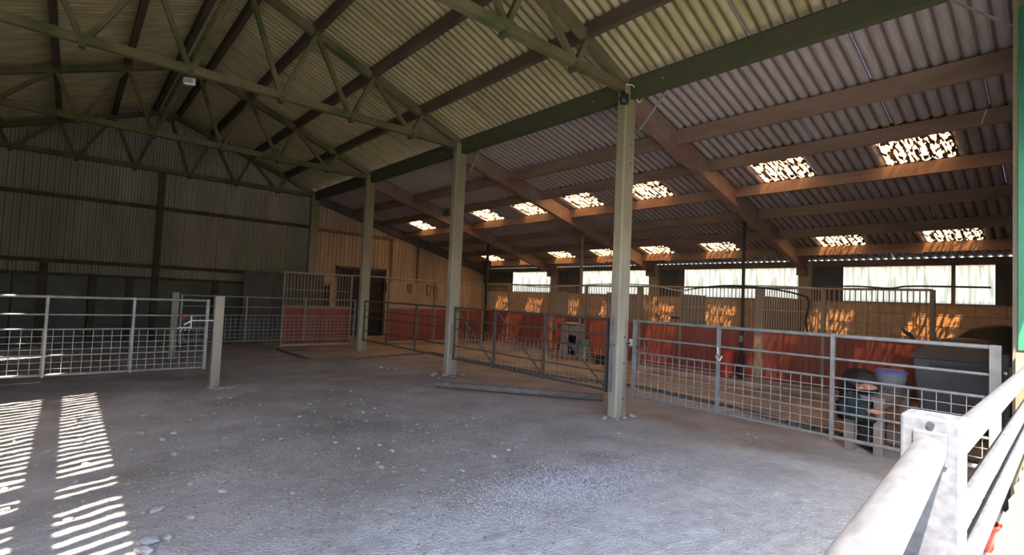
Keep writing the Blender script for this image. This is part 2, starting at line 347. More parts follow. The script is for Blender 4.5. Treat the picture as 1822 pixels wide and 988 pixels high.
# ------------------------------------------------------------------ walls
wb = struct('wall_back')
def vsheet(y, x0, nc, z0, ztop, m, parent, zc=None, amp=.018):
    b = MB(); k = nc*6; v = []
    for i in range(k+1):
        x = x0+i*P/6; d = amp*(1 if (i % 6) in (0, 1, 5) else -1)
        v += [(x, y+d, z0), (x, y+d, ztop(x))]
    b.add(v, [(2*i, 2*i+2, 2*i+3, 2*i+1) for i in range(k)]); return b.build('wall_sheet', m, parent)
x = LX
while x < PX-.01:
    nc = min(7, max(1, round((PX-x)/P))); vsheet(16.95, x, nc, 1.70, lambda q: nave_z(q)+.03, 'back_sheet', wb); x += nc*P
x = PX+.03
while x < 13.35:
    nc = 7; zb = 2.05
    if 6.8 < x+.5 < 8.7: zb = 2.40
    vsheet(16.95, x, nc, zb, lambda q: max(lean_z(q)-.01, 2.6), 'lean_back_sheet', wb); x += nc*P
for zg in (3.68, 2.05, 1.72):
    MB().bar((LX, 16.88, zg), (PX, 16.88, zg), .07, .10 if zg > 2 else .08).build('girt', 'nave_purlin', wb)
MB().bar((PX, 16.88, 3.64), (9.0, 16.88, 3.60), .05, .10).build('girt', 'lean_timber', wb)
MB().bar((8.88, 16.86, 2.0), (8.88, 16.86, 3.6), .06, .09, (1, 0, 0)).build('stud', 'lean_timber', wb)
MB().bar((10.0, 16.86, 2.0), (10.0, 16.86, 3.5), .06, .08, (1, 0, 0)).build('stud', 'lean_timber', wb)
for xg, zt in ((1.75, 4.7), (.45, 1.7), (-.5, 2.0), (1.2, 1.7), (3.2, 1.7)):
    MB().box(xg-.07, xg+.07, 16.72, 16.86, 0, zt).build('stud', 'nave_purlin', wb)
x = LX
while x < 5.7:
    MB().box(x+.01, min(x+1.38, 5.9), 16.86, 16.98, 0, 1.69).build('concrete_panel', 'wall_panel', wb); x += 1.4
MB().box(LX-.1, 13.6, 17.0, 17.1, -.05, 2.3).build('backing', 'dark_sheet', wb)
b = MB(); b.box(5.9, 6.9, 16.86, 16.98, 0, 2.05); b.box(8.66, 13.4, 16.86, 16.98, 0, 2.08); b.box(8.66, 8.95, 16.88, 16.96, 2.0, 2.46); b.build('rendered_wall', 'lean_back_sheet', wb)
b = MB(); b.bar((PX+.1, 16.8, lean_z(PX)-.17), (WX, 16.8, lean_z(WX)-.17), .12, .28); b.build('verge_rafter', 'dark_sheet', wb)
d1 = struct('door_1')
b = MB(); b.box(6.9, 8.66, 16.90, 16.95, .05, 2.40); b.build('leaf', 'black', d1)
b = MB(); b.box(6.84, 6.92, 16.84, 16.98, .05, 2.46); b.box(8.63, 8.71, 16.84, 16.98, .05, 2.46); b.box(6.84, 8.71, 16.84, 16.98, 2.38, 2.46); b.build('frame', 'dark_sheet', d1)

# left wall of vertical boards with gaps between them
wl = struct('wall_left')
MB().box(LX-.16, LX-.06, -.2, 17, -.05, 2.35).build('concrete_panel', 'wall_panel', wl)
MB().box(LX-.06, LX+.02, -.2, 17, 3.59, 3.80).build('girt', 'leftboard', wl)
MB().box(LX-.08, LX+.02, -.2, 17, 4.49, 5.02).build('eave_board', 'leftboard', wl)
y = .30; k = 0
while y < 16.9:
    if y < 8.15 and not 3.62 < y < 3.85: wd, st = .112, .168
    elif 12.95 < y < 13.25: wd, st = .098, .168
    else: wd, st = .2, .2
    g = random.uniform(-.008, .008)
    MB().box(LX-.045, LX-.02, y+g, y+wd+g, 2.3, 4.55).build('board', 'leftboard', wl); y += st
MB().box(LX-.045, LX-.02, -.2, .32, 2.3, 4.55).build('board', 'leftboard', wl)
for yy in (YA-S, YA, YB, YC, YD-.1):
    MB().box(LX-.03, LX+.2, yy-.08, yy+.08, 0, 4.75).build('column', 'post_concrete', wl)

# front: gable over the opening, closed front of the lean-to (behind the viewer)
wf = struct('wall_front')
b = MB(); b.add([(LX, -.12, 3.2), (PX, -.12, 3.2), (PX, -.12, 4.9), (RX, -.12, 6.5), (LX, -.12, 4.9)], [(0, 1, 2, 3, 4)]); b.build('gable_sheet', 'back_sheet', wf)
b = MB(); b.add([(PX+.1, -.05, 0), (13.5, -.05, 0), (13.5, -.05, lean_z(13.5)), (PX+.1, -.05, lean_z(PX+.1))], [(0, 1, 2, 3)]); b.build('front_sheet', 'dark_sheet', wf)

# right wall
wr = struct('wall_right')
MB().box(WX+.03, WX+.15, -.05, 17, -.05, 1.86).build('mortar_core', 'mortar', wr)
bm_ = MB().box(0, .04, .006, .434, .006, .222).mesh('block', M_['block'])
for c in range(4):
    zc = 1.86-(c+1)*.232; y = .0 + (.22 if c % 2 else 0)
    while y < 16.4: put('block', bm_, wr, (WX-.005, y, zc)); y += .44
MB().box(WX-.02, WX+.16, -.05, 17, 2.655, 2.805).build('wall_plate', 'lean_timber', wr)
MB().box(WX-.03, WX+.18, .9, 16.9, 1.845, 1.875).build('sill', 'mortar', wr)
wins = [(1.04, 3.57), (4.47, 7.55), (8.56, 11.52), (12.57, 15.05)]
gaps = [(-.05, 1.04), (3.57, 4.47), (7.55, 8.56), (11.52, 12.57), (15.05, 16.95)]
for i, (a, b_) in enumerate(gaps):
    if i in (1, 2, 3):
        yk = (YA, YB, YC)[i-1]
        MB().box(WX-.12, WX+.12, yk-.17, yk+.12, 0, 2.8).build('pillar', 'mortar', wr)
    MB().box(WX+.02, WX+.06, a, b_, 1.86, 2.66).build('infill_sheet', 'dark_sheet', wr)
for wi, (a, b_) in enumerate(wins):
    ws = struct('window_%d' % (wi+1)); n = round((b_-a)/P); k = 0
    while k < n:
        q = min(7, n-k)
        def mk(q=q):
            b = MB(); v = []
            for i in range(q*8+1): v += [(.018*math.cos(2*PI*i/8), i*P/8, -.02), (.018*math.cos(2*PI*i/8), i*P/8, .82)]
            b.add(v, [(2*i, 2*i+2, 2*i+3, 2*i+1) for i in range(q*8)], True); return b.mesh('pane', M_['window'])
        put('pane', cached(('pane', q), mk), ws, (WX+.1+random.uniform(0, .004), a+k*P*(b_-a)/(n*P), 1.85)); k += q
    if wi == 0: MB().box(WX+.0, WX+.05, 1.62, 1.68, 1.86, 2.66).build('mullion', 'stall_timber', ws)

# ------------------------------------------------------------------ posts
def post(y, label, z0=0, top=H, w_=.25, d_=.16, x=PX):
    t = thing('concrete_post', label, 'post', (x, y, 0))
    b = MB(); a = w_/2; c = d_/2; e = .02
    prof = [(-a+e, -c), (a-e, -c), (a, -c+e), (a, c-e), (a-e, c), (-a+e, c), (-a, c-e), (-a, -c+e)]
    v = [(p, q, z) for z in (z0-.04, top) for p, q in prof]
    b.add(v, [(i, (i+1) % 8, 8+(i+1) % 8, 8+i) for i in range(8)] + [tuple(range(8))[::-1], tuple(range(8, 16))])
    b.build('shaft', 'post_concrete', t)
    return t
pA = post(YA, 'tall mossy concrete post nearest the camera carrying the nave roof')
pB = post(YB, 'tall concrete post second from the camera with a rubble pad at its foot')
pC = post(YC, 'tall concrete post third from the camera standing on the concrete slab', .05)
pD = post(YD-.12, 'tall concrete post in the far corner by the back wall', .05, 4.72)
pE = post(.257, 'pale concrete post at the right edge of the photo by the green door', d_=.19)
for t, hs in ((pA, (3.9, 3.62, 1.12, .75, .25)), (pB, (3.95, 3.6, 2.4, 1.1))):
    for h in hs:
        MB().lathe([(.012, 0), (.012, .012)], n=8).build('bolt_hole', 'galv_dark', t, (.02, -.083, h), (PI/2, 0, 0))
MB().box(-.18, -.165, -.03, .03, .35, 1.42).build('slam_plate', 'galv', pA)
b = MB(); b.tube([(-.20, 0, 1.0), (.16, -.095, 1.03), (.16, .02, 1.03)], .012, 6); b.build('latch_rod', 'galv_dark', pA)
MB().box(.145, .175, -.11, -.07, .97, 1.09).build('latch_end', 'white', pA)
MB().box(-.08, .06, -.092, -.078, .42, 1.05).build('worn_board', 'stall_timber', pB)

# steel braces beside the posts
for y, lab in ((YA, 'thin pale diagonal brace from the nearest tall post up to the eaves beam'), (YB, 'thin pale diagonal brace on the second tall post')):
    o = MB().bar((PX+.12, y-.15, 4.12), (PX+.06, y-.66, 4.60), .035, .012).build('steel_brace', 'galv'); tag(o, lab, 'brace')
o = MB().bar((PX+.1, .33, 4.13), (PX+.06, .80, 4.58), .04, .012).build('steel_brace', 'galv'); tag(o, 'pale diagonal brace high in the top right corner of the photo', 'brace')
o = MB().bar((PX+.12, YA+.15, 4.12), (PX+.06, YA+.66, 4.60), .035, .012).build('steel_brace', 'galv'); tag(o, 'faint brace left of the nearest tall post, under the eaves beam', 'brace')

# eaves beams, one per bay
for i, (a, b_, lab) in enumerate(((-.2, YA, 'nearest bay, right of the nearest tall post'), (YA, YB, 'bay between the nearest and second tall posts'), (YB, YC, 'bay between the second and third tall posts'), (YC, 16.85, 'farthest bay, reaching the back wall'))):
    t = thing('eaves_beam', 'dark green steel eaves beam over the ' + lab, 'beam', (PX, a, 4.57), 0, 'eaves beams along the post row')
    L = b_-a-.02
    MB().box(-.035, .0, 0, L, 0, .27).build('web', 'beam_green', t)
    MB().box(-.035, .08, 0, L, -.012, 0).build('lower_flange', 'beam_green', t)
    MB().box(-.035, .08, 0, L, .27, .285).build('upper_flange', 'black', t)
    for q in (.6, L-.6): MB().lathe([(.014, 0), (.014, .014)], n=8).build('bolt', 'galv', t, (-.036, q, .12), (0, -PI/2, 0))

# ------------------------------------------------------------------ roof trusses
def truss(y, label):
    t = thing('roof_truss', label, 'truss', (RX, y, 0), 0, 'green roof trusses across the nave')
    hw = PX-RX
    ztop = nave_z(RX)-.25
    MB().bar((-hw, 0, 4.71), (hw, 0, 4.71), .10, .12).build('bottom_chord', 'mossy_steel', t)
    for s in (1, -1):
        MB().bar((s*(hw+.03), 0, 4.76), (0, 0, ztop), .11, .12).build('top_chord', 'mossy_steel', t)
        bots = [4.75-RX, 3.56-RX, 2.37-RX]; tops = [(4.98-RX), (3.93-RX), (2.88-RX), .04]
        def zt(q): return 4.76 + (hw-q)/hw*(ztop-4.76)
        for i, bx in enumerate(bots):
            for tx in (tops[i], tops[i+1]):
                MB().bar((s*bx, random.choice((-.03, .03)), 4.66), (s*tx, 0, zt(tx)), .065, .075, (0, 1, 0)).build('web_member', 'mossy_steel', t)
            MB().bar((s*bx, 0, 4.60), (s*bx, 0, 4.70), .14, .07, (1, 0, 0)).build('gusset', 'beam_green', t)
        for tx in tops[:3]:
            MB().box(s*tx-.07, s*tx+.07, -.07, .07, zt(tx)-.04, zt(tx)+.11).build('purlin_cleat', 'beam_green', t)
    MB().box(-.16, .16, -.065, .065, ztop-.22, ztop+.04).build('ridge_plate', 'mossy_steel', t)
    return t
truss(YA, 'green roof truss nearest the camera, at the top of the photo')
truss(YB, 'green roof truss on the second tall post, with a small floodlight')
truss(YC, 'dim roof truss on the third tall post')
truss(16.72, 'dark roof truss against the back gable wall')

# lean-to rafters
for y, lab in ((YA, 'timber rafter running from the nearest tall post down to the window wall'), (YB, 'timber rafter from the second tall post down to the window wall'), (YC, 'timber rafter from the third tall post down to the window wall')):
    t = thing('lean_to_rafter', lab, 'rafter', (0, y, 0), 0, 'timber rafters of the lean-to')
    MB().bar((PX+.13, 0, lean_z(PX+.13)-.2), (WX-.02, 0, lean_z(WX-.02)-.2), .13, .33).build('beam', 'rafter', t)
    MB().box(WX-.35, WX-.13, -.09, .09, 2.45, 2.62).build('corbel', 'rafter', t)

# ------------------------------------------------------------------ gates
def gate(name, label, loc, rotz, L, ups, steel='galv', z0=.33, z1=1.36, mesh_top=.93, diag=False, mesh=True, box_end=None, group='galvanised field gates', wirem='wire', stub=None):
    t = thing(name, label, 'gate', loc, rotz, group)
    for i, z in enumerate((z0, .585, mesh_top, 1.125, z1)):
        r = .019 if i in (0, 4) else .0125
        MB().tube([(0, 0, z), (L, 0, z)], r, 8).build('rail', steel, t)
    for q in ups:
        e = q in (0, L)
        w_ = .042 if e else .032
        if box_end is not None and abs(q-box_end) < .01: w_ = .075
        MB().box(q-w_/2, q+w_/2, -.022, .022, z0-.03, z1+.02).build('upright', steel, t)
    if mesh:
        b = MB(); q = .07
        while q < L: b.box(q-.0025, q+.0025, .014, .019, z0, mesh_top); q += .102
        z = z0+.0755
        while z < mesh_top-.02: b.box(0, L, .014, .019, z-.0025, z+.0025); z += .0855
        m = b.build('mesh_infill', wirem, t); m['kind'] = 'stuff'
    if diag:
        for a, c in zip(ups, ups[1:]):
            MB().bar((a, .02, z1 if diag > 0 else z0), (c, .02, z0 if diag > 0 else z1), .01, .035, (0, 1, 0)).build('brace', steel, t)
    return t
g1 = gate('field_gate', 'grey galvanised gate with wire mesh at the left, crossing the barn', (-2.03, 8.97, 0), 0, 3.66, [0, .915, 1.83, 2.745, 3.66])
b = MB(); b.tube([(3.45, -.03, 1.05), (3.75, -.03, 1.05)], .009, 6); b.tube([(3.45, -.03, 1.12), (3.45, -.03, .93)], .009, 6); b.tube([(3.45, -.03, 1.05), (3.36, -.05, .99)], .012, 6); b.build('latch', 'white', g1)
b = MB()
for a in range(3): b.tube([(3.30+a*.03, -.02, 1.125), (3.32+a*.03, -.03, 1.15), (3.34+a*.03, 0, 1.13), (3.33+a*.03, .02, 1.1)], .009, 5)
b.build('twine', 'red_plastic', g1)
b = MB()
for a in range(3): b.tube([(3.28+a*.05, -.02, .93), (3.31+a*.05, -.03, .955), (3.34+a*.05, 0, .935), (3.33+a*.05, .02, .9)], .009, 5)
b.build('rope_tie', 'white', g1)
g2 = gate('field_gate', 'far grey gate in front of the left stable, beyond the first gate', (1.86, 13.0, 0), 0, 3.98, [0, 1.3, 2.65, 3.98])
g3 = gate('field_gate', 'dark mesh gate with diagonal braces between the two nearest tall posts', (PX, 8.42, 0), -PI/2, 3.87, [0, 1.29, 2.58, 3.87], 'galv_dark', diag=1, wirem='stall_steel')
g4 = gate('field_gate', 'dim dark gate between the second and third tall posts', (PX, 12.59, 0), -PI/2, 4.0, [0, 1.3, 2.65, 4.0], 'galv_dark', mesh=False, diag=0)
g5 = gate('field_gate', 'large grey mesh gate right of the nearest tall post, before the bins', (PX, 4.08, 0), -PI/2, 3.62, [0, 1.2, 2.41, 3.62], box_end=3.62)
b = MB(); b.tube([(1.2, -.03, 1.12), (1.22, -.05, 1.05), (1.19, -.04, 1.0), (1.24, -.04, .96), (1.26, -.03, 1.02)], .008, 6); b.build('twine', 'white', g5)
b = MB(); b.tube([(-.12, 0, 1.0), (.2, 0, 1.0), (.25, -.02, .9)], .012, 6); b.tube([(.16, 0, 1.12), (.16, 0, .8)], .008, 6); b.build('latch', 'galv_dark', g5)

# gate posts
def gatepost(name, x, y, w_, h, m, label, rot=0):
    t = thing(name, label, 'post', (x, y, 0), rot)
    MB().box(-w_/2, w_/2, -w_/2, w_/2, -.04, h).build('shaft', m, t, bevel=.008)
    return t
gp = gatepost('gate_post', 1.79, 9.0, .13, 1.44, 'post_concrete', 'short square concrete gate post on a rubble pad, right of the left gate')
b = MB(); v = []
for a in range(26): v.append(((.24+.10*noise.noise(Vector((a*.6, 1, 0)))+.06*math.cos(a*PI/13))*math.cos(a*PI/13), (.2+.09*noise.noise(Vector((a*.6, 7, 0))))*math.sin(a*PI/13), -.02))
b.add(v+[(x*.82, y*.82, .02) for x, y, z in v], [(a, (a+1) % 26, (a+1) % 26+26, a+26) for a in range(26)]+[tuple(range(26, 52))]); b.build('footing', 'ground', gp, (.08, 0, 0))
gatepost('gate_post', 1.74, 13.0, .13, 1.42, 'post_concrete', 'slim grey gate post seen behind the mesh of the left gate')
gh = gatepost('hinge_post', 6.02, .40, .05, 1.30, 'black', 'dark steel hinge post behind the right gate by the front post')  # coloured black to stand in for the shade it sits in
b = MB(); b.tube([(-.1, 0, 1.15), (.06, 0, 1.15)], .014, 8); b.tube([(.0, -.03, 1.1), (0, -.03, 1.2)], .03, 8); b.build('hinge', 'cream_paint', gh)
b = MB(); b.tube([(0, -.05, .75), (.05, -.1, .45), (.02, -.16, .3)], .015, 6); b.tube([(0.02, -.1, .6), (.02, -.2, .15)], .012, 6); b.build('chain', 'stall_steel', gh)

# foreground galvanised gates meeting at a box post
FY = .127
t = thing('front_gate_post', 'bright galvanised box post in the right foreground with a bolt hole', 'post', (.989, .145, 0))
MB().box(-.032, .032, -.036, .034, 0, 1.452).build('shaft', 'galv_bright', t, bevel=.004)
MB().box(-.038, -.030, -.022, .018, 1.385, 1.432).build('plate', 'galv_bright', t, bevel=.002)
MB().lathe([(.005, 0), (.005, .004)], n=10).build('bolt_hole', 'black', t, (-.031, -.002, 1.441), (0, -PI/2, 0))
GA = math.atan2(.032, .51)
t = thing('front_gate', 'bright galvanised round-railed gate in the foreground, left of its box post', 'gate', (.958, .1435, 0), PI+GA, 'front gates in the foreground')
for z, r in ((1.405, .0205), (1.235, .016), (1.03, .016), (.74, .016), (.5, .0205)):
    MB().tube([(0, 0, z), (3.2, 0, z)], r, 16).build('rail', 'galv_bright', t)
for q in (3.2, 1.6): MB().box(q-.02, q+.02, -.02, .02, .47, 1.40).build('upright', 'galv_bright', t)
t = thing('front_gate', 'galvanised gate in the foreground, right of the box post, with a pale sheet', 'gate', (1.02, FY, 0), 0, 'front gates in the foreground')
for z, r in ((1.405, .0195), (1.283, .0155), (1.187, .0155), (.5, .02)):
    MB().tube([(0, 0, z), (4.7, 0, z)], r, 16).build('rail', 'galv_bright', t)
b = MB(); v = []
for i in range(0, 4*30+1): v += [(.05+i*.038, -.022+.003*math.cos(i*PI/2), .35), (.05+i*.038, -.022+.003*math.cos(i*PI/2), 1.178)]
b.add(v, [(2*i, 2*i+2, 2*i+3, 2*i+1) for i in range(4*30)]); b.build('corrugated_sheet', 'cream_paint', t)
MB().box(4.66, 4.72, -.02, .02, .4, 1.42).build('upright', 'galv_bright', t)

# front sliding door at right edge
t = thing('sliding_door', 'green painted door panel at the extreme right edge of the photo', 'door', (5.775, 0, 0))
MB().box(-.02, .0, -.1, .315, 1.36, 4.2).build('upper_panel', 'green_paint', t)
MB().box(-.025, .0, -.1, .33, .1, 1.34).build('lower_panel', 'cream_paint', t)

# ------------------------------------------------------------------ stables
FX = 10.95
bar_m = MB().tube([(0, 0, 1.15), (0, 0, 2.04)], .0095, 6, False).mesh('bar', M_['stall_steel'])
board_m = {}
def board_mesh(wd, z1=1.13, z0=.12): return cached(('bd', round(wd, 3), z1, z0), lambda: MB().box(0, .022, .002, wd-.002, z0, z1).mesh('board', M_['red_board']))
def front(label, loc, rotz, L, bars=True, pitch=.09, lj=.05, rj=.05, jm='stall_timber', low=False, ztop=2.05):
    """runs along local +Y from the origin; outer face looks to -X"""
    t = thing('stable_front', label, 'stable front', loc, rotz, 'stable fronts')
    n = max(1, round(L/.125)); wd = L/n
    for i in range(n): put('board', board_mesh(wd), t, (.0+random.uniform(0, .004), i*wd, 0))
    MB().box(-.015, .035, 0, L, 1.12, 1.16).build('middle_rail', 'stall_timber', t)
    MB().box(-.015, .035, 0, L, .08, .13).build('bottom_rail', 'stall_steel', t)
    if not low:
        MB().tube([(.01, 0, ztop), (.01, L, ztop)], .022, 8).build('top_rail', 'stall_steel', t)
        MB().box(-.03, .04, -lj/2, lj/2, .0, ztop).build('jamb', jm, t)
        if rotz and loc[0] < 9: MB().box(-.03, .04, L-.025, L+.025, .0, ztop).build('jamb', jm, t)
        if bars:
            k = int(L/pitch)
            for i in range(1, k+1): put('bar', bar_m, t, (.01, L*i/(k+1), 0))
            MB().box(.0, .02, 0, L, 1.58, 1.595).build('bar_tie', 'stall_steel', t)
    return t
fronts = [(1.62, 3.25, 'beside the grey wheeled bin, nearest the camera', .09, .07), (3.25, 4.45, 'with close-set bars before the grey partition', .05, .06), (4.45, 6.26, 'right behind the black pole, glowing blockwork inside', .09, .18), (6.26, 7.42, 'with a bicycle behind its bars', .09, .05), (7.42, 9.2, 'behind the nearest tall post', .09, .12), (9.2, 10.5, 'with the cabinet standing before it', .09, .06), (10.5, 12.5, 'right of the far thin pole, lit blockwork inside', .09, .10), (12.5, 13.75, 'at the far corner of the side row', .09, .04)]
for a, b_, lab, pt, lj in fronts:
    front('red boarded stable front with steel bars, ' + lab, (FX, a, 0), 0, b_-a, True, pt, lj, jm='stall_timber')
front('low red boarded front behind the bins', (FX, .3, 0), 0, 1.3, low=True)
# the run across the back, facing the camera
for xa, xb, lab, low in ((4.25, 6.1, 'left red stable front with bars facing the camera, left of the third tall post', False), (7.3, 8.95, 'red stable front right of the dark doorway', False), (8.95, 10.3, 'red stable front facing the camera, behind the second tall post', False), (10.3, 10.95, 'narrow red stable front in the far inner corner', False)):
    o = front(lab, (xb, 13.9, 0), PI/2, xb-xa)
    o.rotation_euler = (0, 0, PI/2)
o = MB().tube([(6.1, 13.9, 2.06), (7.3, 13.9, 2.07)], .022, 8).build('head_rail', 'stall_steel'); tag(o, 'steel rail bridging the dark passage between stable fronts', 'rail')
# partitions
def partition(y, x0, x1, label, m1, z1=1.88):
    t = thing('stall_partition', label, 'partition', (x0, y, 0), 0, 'partitions between the stalls')
    n = max(1, round((x1-x0)/.15)); wd = (x1-x0)/n
    lo = MB().box(.002, wd-.002, -.02, .02, .1, 1.1).mesh('board', M_['red_board']); hi = MB().box(.001, wd-.001, -.018, .018, 1.14, z1).mesh('upper_board', M_[m1])
    for i in range(n): put('board', lo, t, (i*wd, 0, 0)); put('upper_board', hi, t, (i*wd, random.uniform(0, .004), 0))
    MB().box(0, x1-x0, -.03, .03, 1.1, 1.14).build('rail', 'stall_timber', t); return t
partition(4.40, 11.0, 13.25, 'grey topped stall partition left of the black hanging cable', 'grey_panel')
partition(6.26, 11.0, 12.1, 'short brown stall partition beside the bicycle', 'cabinet')
partition(8.5, 11.0, 13.15, 'brown stall partition behind the nearest tall post', 'cabinet')
partition(10.55, 11.0, 11.7, 'short stall partition beside the yellow lit jamb', 'cabinet')
t = thing('stall_partition', 'dark boarded side enclosure left of the left red stable', 'partition', (3.66, 15.5, 0), 0, 'partitions between the stalls')
for i in range(8): MB().box(i*.28, i*.28+.277, 0, .03, .0, 2.06).build('board', 'dark_sheet', t)
t = thing('stall_partition', 'dark wall at the back of the left red stable', 'partition', (4.25, 15.6, 0), 0, 'partitions between the stalls')
for i in range(7): MB().box(i*.28, i*.28+.277, .1, .13, .0, 1.75).build('board', 'black', t)
MB().box(0, 1.96, .06, .1, 1.75, 1.86).build('rail', 'stall_timber', t)

# poles
for y, r, m, zt, lab, x in ((4.74, .032, 'black', 3.47, 'black pole from floor to lean-to roof beside the red buckets', 10.8), (9.28, .045, 'stall_timber', 3.47, 'brown pole rising to the roof beside the cabinet', 10.8), (13.62, .05, 'black', 3.44, 'dark pole at the far inner corner of the stables', 10.85)):
    t = thing('support_pole', lab, 'pole', (x, y, 0)); MB().tube([(0, 0, .05), (0, 0, zt)], r, 10).build('shaft', m, t)
    MB().lathe([(r+.03, .06), (r+.03, .09), (r+.01, .14)], n=10).build('foot', 'galv_dark', t)
    if y < 5:
        MB().box(-.05, .05, -.05, .05, .1, .62).build('sleeve', 'black_fabric', t, bevel=.01)
        MB().box(-.07, -.03, -.04, .04, .88, 1.02).build('bracket', 'galv', t, bevel=.005)
    if y > 13: MB().box(-.08, .08, -.12, .12, 2.55, 2.85).build('junction_box', 'black', t)

# water hose sagging along the top rail
def smooth(pts, k=6):
    o = []
    for i in range(len(pts)-1):
        p0 = Vector(pts[max(i-1, 0)]); p1 = Vector(pts[i]); p2 = Vector(pts[i+1]); p3 = Vector(pts[min(i+2, len(pts)-1)])
        for j in range(k):
            u = j/k; o.append(.5*((2*p1)+(-p0+p2)*u+(2*p0-5*p1+4*p2-p3)*u*u+(-p0+3*p1-3*p2+p3)*u**3))
    o.append(Vector(pts[-1])); return o
o = MB().tube(smooth([(FX-.04, y, z) for y, z in ((13.7, 2.07), (12.5, 2.08), (11.0, 1.99), (9.9, 2.03), (8.8, 2.09), (7.8, 2.10), (7.0, 2.07), (6.3, 1.96), (5.8, 2.03), (5.2, 2.09), (4.5, 2.09), (3.9, 2.08), (3.4, 2.06))]), .017, 6).build('water_hose', 'cable_white'); tag(o, 'long sagging pale hose along the top rail of the side stables', 'hose')
o = MB().tube(smooth([(FX-.05, y, z) for y, z in ((5.9, 2.02), (5.2, 2.08), (4.4, 2.05), (3.9, 1.98), (3.6, 1.90), (3.52, 1.86))]+[(FX-.04, 3.50, 1.7), (FX-.04, 3.55, 1.4), (FX-.04, 3.50, 1.16)]), .019, 6).build('black_cable', 'black'); tag(o, 'black cable drooping from the top rail beside the grey partition', 'cable')
o = MB().tube(smooth([(FX-.04, y, z) for y, z in ((3.2, 2.09), (2.7, 2.10), (2.2, 2.07), (1.9, 2.11), (.9, 2.10))]), .018, 6).build('water_hose', 'galv_dark'); tag(o, 'dark hose resting on the top rail under the nearest window', 'hose')

# ------------------------------------------------------------------ things about the place
# bicycle behind the bars
t = thing('bicycle', 'bicycle with dark saddle seen through the bars of a stable', 'bicycle', (11.55, 6.85, .12), PI/2-.1)
for q, nm in ((-.5, 'rear_wheel'), (.5, 'front_wheel')):
    b = MB(); R = .33
    b.tube([(q+R*math.cos(a*PI/12), 0, .34+R*math.sin(a*PI/12)) for a in range(25)], .018, 6, False)
    for a in range(8): b.tube([(q, 0, .34), (q+R*math.cos(a*PI/4), 0, .34+R*math.sin(a*PI/4))], .004, 4)
    b.build(nm, 'black', t)
b = MB()
for A, B in (((-.5, .34), (-.12, .75)), ((-.5, .34), (-.05, .30)), ((-.05, .30), (-.15, .92)), ((-.13, .78), (.36, .82)), ((-.05, .30), (.36, .78)), ((.36, .98), (.5, .34))): b.tube([(A[0], 0, A[1]), (B[0], 0, B[1])], .017, 6)
b.build('frame', 'galv', t)
MB().box(-.28, -.02, -.06, .06, .94, 1.0).build('saddle', 'black', t, bevel=.02)
b = MB(); b.tube([(.33, -.28, 1.06), (.40, -.12, 1.03), (.36, 0, .98), (.40, .12, 1.03), (.33, .28, 1.06)], .014, 6); b.build('handlebar', 'black', t)
# tie the bicycle high enough to be seen over the boards
t.location = (11.5, 6.85, .32)
st = MB().box(11.25, 11.75, 5.95+.4, 7.35, .10, .32); o = st.build('storage_pallet', 'stall_timber'); tag(o, 'timber pallet under the bicycle inside the stable', 'pallet')

# cabinet with shelves
t = thing('cabinet', 'tall weathered grey feed cabinet standing before the side stables', 'cabinet', (10.55, 9.3, .055))
MB().box(-.16, .16, -.30, -.27, 0, .9).build('side_panel', 'cabinet', t); MB().box(-.16, .16, .27, .30, 0, .9).build('side_panel', 'cabinet', t)
MB().box(.14, .16, -.27, .27, 0, .9).build('back_panel', 'black', t)
for z in (.02, .3, .6): MB().box(-.15, .14, -.27, .27, z, z+.02).build('shelf', 'cabinet', t)
MB().box(-.18, .17, -.33, .33, .9, .93).build('top', 'cabinet', t)
MB().box(-.17, -.15, .02, .27, .04, .88).build('door', 'cabinet', t); MB().box(-.165, -.15, -.27, -.01, .62, .88).build('drawer', 'cabinet', t)
o = MB().box(-.08, .1, -.16, .14, 0, .02).build('folded_paper', 'white', None, (10.5, 9.3, .986)); tag(o, 'pale folded paper lying on top of the feed cabinet', 'paper')
def bucket(name, label, cat, x, y, z, r, h, m, rim=True):
    t = thing(name, label, cat, (x, y, z)); b = MB(); b.lathe([(r*.78, 0), (r, h), (r*.93, h), (r*.72, .02)], n=18); b.build('body', m, t)
    if rim: b = MB(); b.tube([(r*1.02*math.cos(a*PI/9), r*1.02*math.sin(a*PI/9), h) for a in range(19)], .012, 6, False); b.build('rim', m, t)
    return t
bucket('feed_bin', 'grey green upright feed bin right of the cabinet', 'bin', 10.45, 8.78, .055, .14, .52, 'greenish')
bucket('rubber_tub', 'low dark green tub on the slab beside the cabinet', 'tub', 10.2, 8.62, .055, .17, .16, 'greenish')
bucket('rubber_tub', 'low dark tub on the slab just left of the nearest tall post', 'tub', 10.2, 8.0, .055, .22, .16, 'black')
bucket('feed_bucket', 'upper red bucket of the stack beside the black pole', 'bucket', 10.75, 5.02, .36, .14, .30, 'red_plastic')
bucket('feed_bucket', 'lower red bucket of the stack beside the black pole', 'bucket', 10.75, 5.02, .10, .135, .25, 'red_plastic')
# crumpled fabric blobs
def blob(name, label, cat, c, s, m, seed, amp=.35, sub=3, parent=None):
    import bmesh
    bm = bmesh.new(); bmesh.ops.create_icosphere(bm, subdivisions=sub, radius=1)
    for v in bm.verts:
        d = 1+amp*noise.noise(v.co*1.7+Vector((seed, 0, 0)))+amp*.5*noise.noise(v.co*4.5+Vector((0, seed, 0)))
        v.co = Vector((v.co.x*s[0]*d, v.co.y*s[1]*d, max(v.co.z*d, -.75)*s[2]))
    zmin = min(v.co.z for v in bm.verts)
    for v in bm.verts: v.co.z -= zmin
    me = bpy.data.meshes.new(name); bm.to_mesh(me); bm.free(); me.materials.append(M_[m])
    for p in me.polygons: p.use_smooth = True
    o = put(name, me, parent, c)
    if label: tag(o, label, cat)
    return o
